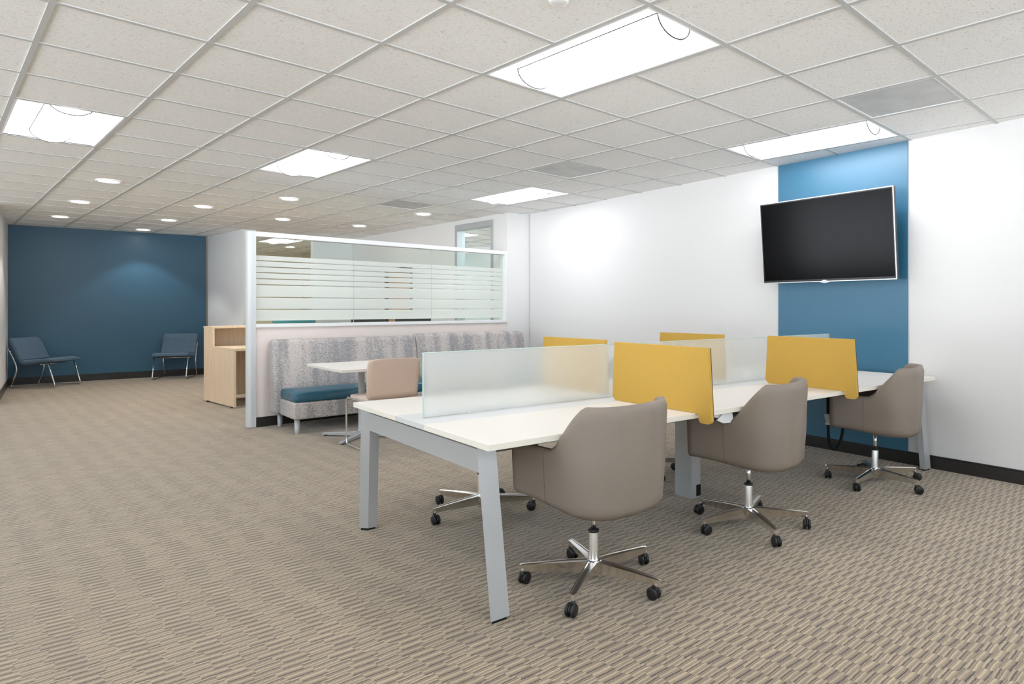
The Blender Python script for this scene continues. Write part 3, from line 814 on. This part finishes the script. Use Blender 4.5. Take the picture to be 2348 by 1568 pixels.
# hanging cable and plastic under the desk
cb = thing('power_cable', 'black cable loop hanging under the desk by the last chair', 'cable', (0, 0, 0))
pts = [(4.42, 2.62, .685), (4.42, 2.62, .42), (4.425, 2.62, .30), (4.44, 2.62, .22), (4.49, 2.615, .175), (4.55, 2.61, .20), (4.585, 2.60, .28), (4.60, 2.60, .40), (4.60, 2.60, .685)]
MB().tube(smooth_path(pts, .05), .011, 10).build('cable', 'rubber', cb)
MB().lathe([(0, .0), (.017, .0), (.019, .008), (.017, .016), (.012, .018), (.026, .07), (.0, .085)], 14).build('connector', 'plastic_wrap', cb).location = (4.42, 2.62, .375)
pw = MB(); pw.loft([[(x, -.004, z) for x, z in ((-.06, .0), (-.02, .030), (.06, .034), (.07, .0), (.045, -.022), (-.01, -.020))], [(x, .004, z) for x, z in ((-.06, .0), (-.02, .030), (.06, .034), (.07, .0), (.045, -.022), (-.01, -.020))]], smooth=False)
o = pw.build('under_desk_piece', 'plastic_wrap'); o.location = (2.73, 2.215, .650)
tag(o, 'small white bracket under the desk edge beside the middle chair', 'piece')
# ------------------------------------------------------------------ glazed partition
PA = math.atan2(7.80-7.41, 4.9-1.545); PL = math.hypot(4.9-1.545, .39)
part = thing('glazed_partition', 'half height partition wall with white frame and banded frosted glass above', 'partition', (1.545, 7.41, 0), PA)
PW = .10
MB().box(.075, PL, .012, PW-.012, .10, 1.035).build('lower_panel', 'wall_blush', part)
k = MB(); k.box(.075, PL-.02, -.004, PW+.004, 0, .088); k.box(.075, PL-.02, .004, PW-.004, .088, .094); k.box(.075, PL-.02, -.002, PW+.002, .094, .10)
k.build('kick_board', 'base', part)
pst = MB()
prf = arc(.034, .028, .034, PI, 1.5*PI, 8)[:-1] + [(.034, -.006), (.075, -.006), (.075, PW+.006), (.034, PW+.006)] + arc(.034, PW-.028, .034, .5*PI, PI, 8)[1:]
pst.prism(prf, .004, 2.025); pst.build('end_post', 'post', part)
r_ = MB(); r_.box(.075, PL, -.006, PW+.006, 1.975, 2.025, bev=.003, seg=1); r_.build('top_rail', 'white_metal', part)
r_ = MB(); r_.box(.075, PL, -.010, PW+.010, 1.030, 1.066, bev=.002, seg=1); r_.build('sill_rail', 'white_metal', part)
r_ = MB(); r_.box(PL-.035, PL, -.004, PW+.004, 1.066, 1.975); r_.build('side_stile', 'white_metal', part)
px = [.077, 1.155, 2.190, PL-.036]
for a, b in zip(px, px[1:]):
    MB().box(a+.002, b-.002, .044, .052, 1.067, 1.974).build('glass_pane', 'film', part)
j = MB()
for a in px[1:-1]: j.box(a-.002, a+.002, .0435, .0525, 1.067, 1.974)
j.build('glass_joint', 'glass_edge', part)

# ------------------------------------------------------------------ banquette
SA = R(2.0)
sofa = thing('bench_sofa', 'long mottled grey upholstered bench with teal vinyl seat below the partition', 'sofa', (1.735, 7.05, 0), SA)
SL = 3.16
def pillow_box(mb, x0, x1, prof, r=.03, n=5):
    """side profile (y,z) closed; lofted along x with rounded ends"""
    cy = sum(p[0] for p in prof)/len(prof); cz = sum(p[1] for p in prof)/len(prof)
    rings = []
    for k in range(n+1):
        a = PI/2*k/n; ins = r*(1-math.sin(a)); xx = x0 + r*(1-math.cos(a))
        rings.append((xx, ins))
    for k in range(n+1):
        a = PI/2*(1-k/n); rings.append((x1 - r*(1-math.cos(a)), r*(1-math.sin(a))))
    out = []
    for xx, ins in rings:
        out.append([(xx, y + (ins if y < cy else -ins)*min(1, abs(y-cy)/.05), z + (ins if z < cz else -ins)*min(1, abs(z-cz)/.05)) for y, z in prof])
    mb.loft(out); return mb
def rounded(prof, r=.03, n=5):
    P = prof; out = []
    m = len(P)
    for k in range(m):
        a, b, c = Vector(P[k-1]), Vector(P[k]), Vector(P[(k+1) % m])
        rr = min(r, (a-b).length*.45, (c-b).length*.45)
        p0 = b+(a-b).normalized()*rr; p2 = b+(c-b).normalized()*rr
        for q in range(n+1):
            t = q/n; v = p0*(1-t)**2+b*2*t*(1-t)+p2*t*t; out.append((v.x, v.y))
    return out
xm = 1.60
back = rounded([(.10, .145), (.30, .145), (.36, .905), (.20, .905), (.10, .40)], .05)
back2 = rounded([(.10, .145), (.30, .145), (.36, .925), (.20, .925), (.10, .40)], .05)
for a, b, pf in ((0, xm, back), (xm+.003, SL, back2)):
    pillow_box(MB(), a, b, pf[::-1], .045).build('backrest', 'sofa', sofa)
for a, b in ((.055, xm), (xm+.003, SL-.02)):
    pillow_box(MB(), a, b, rounded([(-.335, .145), (.16, .145), (.16, .31), (-.335, .31)], .02)[::-1], .02).build('seat_base', 'sofa', sofa)
for a, b in ((.060, .80), (.802, xm), (xm+.003, 2.37), (2.372, SL-.02)):
    pillow_box(MB(), a, b, rounded([(-.340, .31), (.155, .31), (.165, .405), (-.10, .432), (-.325, .412)], .035)[::-1], .018 if a > .1 else .03).build('seat_cushion', 'teal', sofa)
for x in (.10, 1.55, 1.66, 3.05):
    for y in (-.285, .265):
        MB().lathe([(0, 0), (.022, 0), (.023, .004), (.026, .146), (0, .146)], 20).build('leg', 'silver', sofa).location = (x, y, 0)

# ------------------------------------------------------------------ small table
tb = thing('cafe_table', 'small square white table on a silver cross base in front of the bench', 'table', (2.29, 6.255, 0), R(2))
MB().box(-.365, .365, -.455, .44, .665, .690, bev=.002, seg=1).build('tabletop', 'desk_white', tb)
MB().lathe([(0, .05), (.036, .05), (.034, .06), (.030, .07), (.030, .635), (.036, .64), (.036, .650), (0, .650)], 28).build('column', 'silver', tb)
s = MB()
for a in (45, 135): s.box(-.20, .20, -.022, .022, .645, .665, mat=Matrix.Rotation(R(a), 4, 'Z'))
s.build('top_spider', 'silver_dk', tb)
for a, L_ in ((132, .395), (222, .40), (312, .395), (42, .39)):
    f = MB(); rings = []
    for d, wd, zt, zb in ((0, .030, .055, .012), (.12, .026, .047, .012), (L_-.012, .019, .032, .012), (L_, .017, .029, .014)):
        rings.append([(d, -wd, zb), (d, wd, zb), (d, wd, zt-.006), (d, wd-.006, zt), (d, -wd+.006, zt), (d, -wd, zt-.006)])
    f.loft(rings[::-1], smooth=False, mat=Matrix.Rotation(R(a), 4, 'Z'))
    lg = f.build('base_foot', 'silver', tb)
    g = MB(); g.lathe([(0, 0), (.012, 0), (.012, .013), (0, .013)], 12, mat=Matrix.Rotation(R(a), 4, 'Z') @ Matrix.Translation((L_-.03, 0, 0))); g.build('glide', 'rubber', lg)

# ------------------------------------------------------------------ blush side chair on sled base
sc_ = thing('side_chair', 'blush upholstered side chair with chrome sled legs pulled up to the small table', 'chair', (2.285, 5.70, 0), R(1))
w2 = .232
# backrest: slightly curved padded panel leaning back (chair faces +y)
m = MB(); rings = []
def back_ring(z, w, y0, th, cr):
    pts = []
    for k in range(13):
        u = -1 + 2*k/12; pts.append((w*u, y0 - cr*u*u*-1 - cr, z))
    front = [(x, y + th, z) for x, y, z in pts]
    return pts[::-1] + front
for z, w, y0, th in ((.452, w2*.965, -.205, .020), (.50, w2*.975, -.212, .034), (.62, w2*.99, -.226, .036), (.74, w2, -.246, .034), (.765, w2*.99, -.251, .032), (.782, w2*.955, -.254, .028), (.794, w2*.87, -.256, .020), (.799, w2*.70, -.257, .010)):
    rings.append(back_ring(z, w, y0, th, .012))
m.loft(rings); m.build('backrest', 'beige_fab', sc_)
m = MB()
m.loft([[(x*w2*s_, y*s2, z) for x, y in ([(-1, -.205), (1, -.205)] + [(math.copysign(1, math.cos(a))*min(1, abs(math.cos(a))*1.25), .13 + .10*math.sin(a)) for a in [PI*k/14 for k in range(15)]])] for s_, s2, z in ((.95, .97, .425), (1, 1, .435), (1, 1, .452), (.96, .98, .462), (.6, .6, .466))])
m.build('seat', 'beige_vinyl', sc_)
for s_ in (-1, 1):
    x = s_*(w2+.004)
    pts = [(x*.90, -.20, .435), (x, -.10, .425), (x, .235, .432), (x, .262, .40), (x*1.0, .262, .06), (x, .250, .012), (x, -.30, .012), (x, -.325, .05), (x, -.235, .30), (x*.95, -.205, .425)]
    MB().tube(smooth_path(pts, .035), .0078, 10).build('sled_leg', 'chrome2', sc_)
MB().tube([(-w2, -.10, .423), (w2, -.10, .423)], .007, 8).build('seat_rail', 'chrome2', sc_)

# ------------------------------------------------------------------ reception desk
rd = thing('reception_desk', 'light maple reception desk with raised counter behind the partition post', 'reception desk', (1.700, 8.925, 0), R(9.0))
D = 1.02; WD = 1.10; T = .030
gb = MB(); gb.box(0, T, 0, D, .022, .705, bev=.001, seg=1); gb.build('side_panel', 'wood', rd)
MB().box(WD-T, WD, 0, D, .022, .705).build('side_panel', 'wood', rd)
MB().box(0, WD, -.004, D-.30, .7055, .736, bev=.001, seg=1).build('worktop', 'wood', rd)
MB().box(T, WD-T, .62, .64, .10, .705).build('modesty_panel', 'wood', rd)
MB().box(0, T, D-.30, D, .7055, .968).build('upper_side_panel', 'wood', rd)
MB().box(WD-T, WD, D-.30, D, .7055, .968).build('upper_side_panel', 'wood', rd)
MB().box(T, WD-T, D-.03, D-.005, .05, .968).build('upper_back_panel', 'wood', rd)
MB().box(-.002, WD+.002, D-.31, D+.01, .9685, .992, bev=.001, seg=1).build('counter_top', 'wood', rd)
g = MB()
for x in (.015, WD-.015):
    for y in (.10, D-.10): g.lathe([(0, 0), (.014, 0), (.014, .012), (.006, .013), (.006, .024), (0, .024)], 12, mat=Matrix.Translation((x, y, 0)))
g.build('glide', 'black', rd)

# ------------------------------------------------------------------ lounge chairs by the blue wall
def make_lounge(label, loc, rz):
    """armless lounge chair, faces +y locally"""
    t = thing('lounge_chair', label, 'lounge chair', loc, rz, 'slate blue lounge chairs by the blue wall')
    w = .275
    cen = smooth_path([(0, -.345, .765), (0, -.295, .67), (0, -.195, .45), (0, -.135, .375), (0, .02, .395), (0, .20, .425), (0, .345, .425)], .10, 6)
    n = len(cen)
    def strip(k, half, x):
        d = (cen[min(k+1, n-1)] - cen[max(k-1, 0)]).normalized(); nn = Vector((0, -d.z, d.y))
        return cen[k] + nn*half + Vector((x, 0, 0))
    m = MB(); rings = []
    order = range(n)
    for k in order:
        e = min(k, n-1-k); h = .036*min(1, (.45 + e*.3)); ww = w*(1 if e > 0 else .97)
        rg = []
        for x, s_ in ((-ww, 0), (-ww+.008, .75), (-ww+.025, 1), (0, 1), (ww-.025, 1), (ww-.008, .75), (ww, 0), (ww-.008, -.75), (ww-.025, -1), (0, -1), (-ww+.025, -1), (-ww+.008, -.75)):
            rg.append(strip(k, h*s_, x))
        rings.append(rg)
    m.loft(rings); bmesh.ops.recalc_face_normals(m.bm, faces=m.bm.faces)
    m.build('upholstered_seat_and_back', 'blue_fab', t)
    for s_ in (-1, 1):
        x = s_*(w-.022)
        pts = [(x, -.375, .62), (x, -.31, .50), (x, -.245, .36), (x, -.235, .26), (x, -.285, .12), (x, -.325, .040), (x, -.32, .012), (x, .335, .012), (x, .345, .05), (x, .245, .385)]
        MB().tube(smooth_path(pts, .05), .0105, 10).build('sled_leg', 'chrome2', t)
    MB().tube([(-w+.02, .13, .365), (w-.02, .13, .365)], .008, 8).build('seat_rail', 'chrome2', t)
    return t
make_lounge('slate blue lounge chair in the corner left of the blue wall, turned sideways', (-.090, 13.405, 0), R(-129))
make_lounge('slate blue lounge chair in front of the blue wall beside the reception desk', (1.665, 13.555, 0), R(180-22))

# ------------------------------------------------------------------ things glimpsed through the glass
wd = thing('work_table', 'pale work table behind the glazed partition', 'table', (3.86, 9.6, 0), R(6))
MB().box(-.72, .72, -.35, .35, .70, .725).build('tabletop', 'desk_white', wd)
for x in (-.68, .68):
    for y in (-.3, .3): MB().box(x-.02, x+.02, y-.02, y+.02, 0, .70).build('leg', 'silver', wd)
def monitor(x, y, rz, w, lab):
    t = thing('computer_monitor', lab, 'monitor', (x, y, .725), rz, 'black monitors behind the partition')
    MB().box(-w/2, w/2, -.015, .015, .06, .345, bev=.004).build('display', 'screen_black', t)
    MB().box(-.02, .02, .015, .035, .01, .22).build('stand', 'screen_black', t)
    MB().box(-.11, .11, -.07, .09, 0, .012, bev=.003).build('foot', 'screen_black', t)
monitor(3.60, 9.55, R(6), .52, 'black monitor top just above the sill, middle pane left side')
monitor(4.34, 9.62, R(6), .62, 'black monitor top just above the sill, middle pane right side')
bc = thing('round_back_chair', 'teal chair back glimpsed at the bottom of the left glass pane', 'chair', (2.25, 8.45, 0), 0)
MB().lathe([(0, .42), (.22, .42), (.235, .46), (.22, .48), (0, .48)], 20).build('seat', 'teal_fab', bc)
m = MB(); m.loft([[(.25*math.cos(a)*q, .24*math.sin(a)*q, z) for a in [R(200+140*k/14) for k in range(15)]] + [(.21*math.cos(a)*q, .20*math.sin(a)*q, z) for a in [R(340-140*k/14) for k in range(15)]] for z, q in ((.48, .92), (.75, 1.0), (1.07, 1.05), (1.09, 1.04))])
m.build('backrest', 'teal_fab', bc)
MB().lathe([(0, 0), (.19, 0), (.19, .012), (.03, .03), (.025, .42), (0, .42)], 20).build('pedestal', 'silver', bc)
o = MB().box(-.01, .0, -.06, .06, 0, .10, bev=.003).build('wall_control', 'black'); o.location = (8.198, 12.3, 1.42)
o.location = (6.55, 12.86, 1.60); o.rotation_euler.z = R(90)
tag(o, 'small black control on the white wall seen through the sidelight', 'wall control')
cab = thing('cabinet', 'white cabinet with wooden top in the office behind the sidelight', 'cabinet', (7.2, 11.0, 0), 0)
MB().box(-.4, .4, -.25, .25, .03, 1.40).build('body', 'white_metal', cab)
MB().box(-.43, .43, -.28, .28, 1.40, 1.45, bev=.004).build('wooden_top', 'wood', cab)
MB().box(-.38, .38, -.23, .23, 0, .03).build('plinth', 'base', cab)

# ------------------------------------------------------------------ daylight through the side windows and the added near ones
wld = bpy.data.worlds.new('World'); bpy.context.scene.world = wld; wld.use_nodes = True
bg = wld.node_tree.nodes['Background']; bg.inputs[1].default_value = 1.0
wn_ = wld.node_tree                      # overcast sky above, bright lower half added to lift the ceiling
tc_ = wn_.nodes.new('ShaderNodeTexCoord'); sp_ = wn_.nodes.new('ShaderNodeSeparateXYZ'); wn_.links.new(tc_.outputs['Generated'], sp_.inputs[0])
rp_ = wn_.nodes.new('ShaderNodeValToRGB'); rp_.color_ramp.elements[0].position = .0; rp_.color_ramp.elements[1].position = .02
rp_.color_ramp.elements[0].color = (10.5, 10.4, 11.6, 1); rp_.color_ramp.elements[1].color = (1.7, 2.0, 2.4, 1)
wn_.links.new(sp_.outputs[2], rp_.inputs[0]); wn_.links.new(rp_.outputs[0], bg.inputs[0])
for a, b in wy:
    ld = bpy.data.lights.new('window_portal', 'AREA'); ld.shape = 'RECTANGLE'; ld.size = 1.9; ld.size_y = b-a
    ld.cycles.is_portal = True
    lo = bpy.data.objects.new('window_portal', ld); COL.objects.link(lo)
    lo.location = (-5.22, (a+b)/2, 1.4); lo.rotation_euler = (0, R(-90), 0)

for a, b in nx:
    ld = bpy.data.lights.new('window_portal', 'AREA'); ld.shape = 'RECTANGLE'; ld.size = b-a; ld.size_y = 1.9
    ld.cycles.is_portal = True
    lo = bpy.data.objects.new('window_portal', ld); COL.objects.link(lo)
    lo.location = ((a+b)/2, -4.22, 1.4); lo.rotation_euler = (R(90), 0, 0)

# ------------------------------------------------------------------ camera
cd = bpy.data.cameras.new('camera'); cam = bpy.data.objects.new('camera', cd); COL.objects.link(cam)
cam.location = (0, 0, CAM_H); cam.rotation_euler = (PI/2, 0, -.68721)
cd.sensor_width = 36; cd.sensor_fit = 'HORIZONTAL'; cd.lens = 36*1500.4/2348
cd.shift_x = -179.3/2348; cd.shift_y = -78.7/2348
cd.clip_start = .05; cd.clip_end = 60
sc = bpy.context.scene; sc.camera = cam
sc.view_settings.view_transform = 'Standard'; sc.view_settings.look = 'None'
sc.view_settings.gamma = 1; sc.view_settings.use_curve_mapping = False
sc.view_settings.exposure = -0.07
sc.cycles.max_bounces = 12; sc.cycles.diffuse_bounces = 6; sc.cycles.transparent_max_bounces = 16; sc.cycles.transmission_bounces = 8
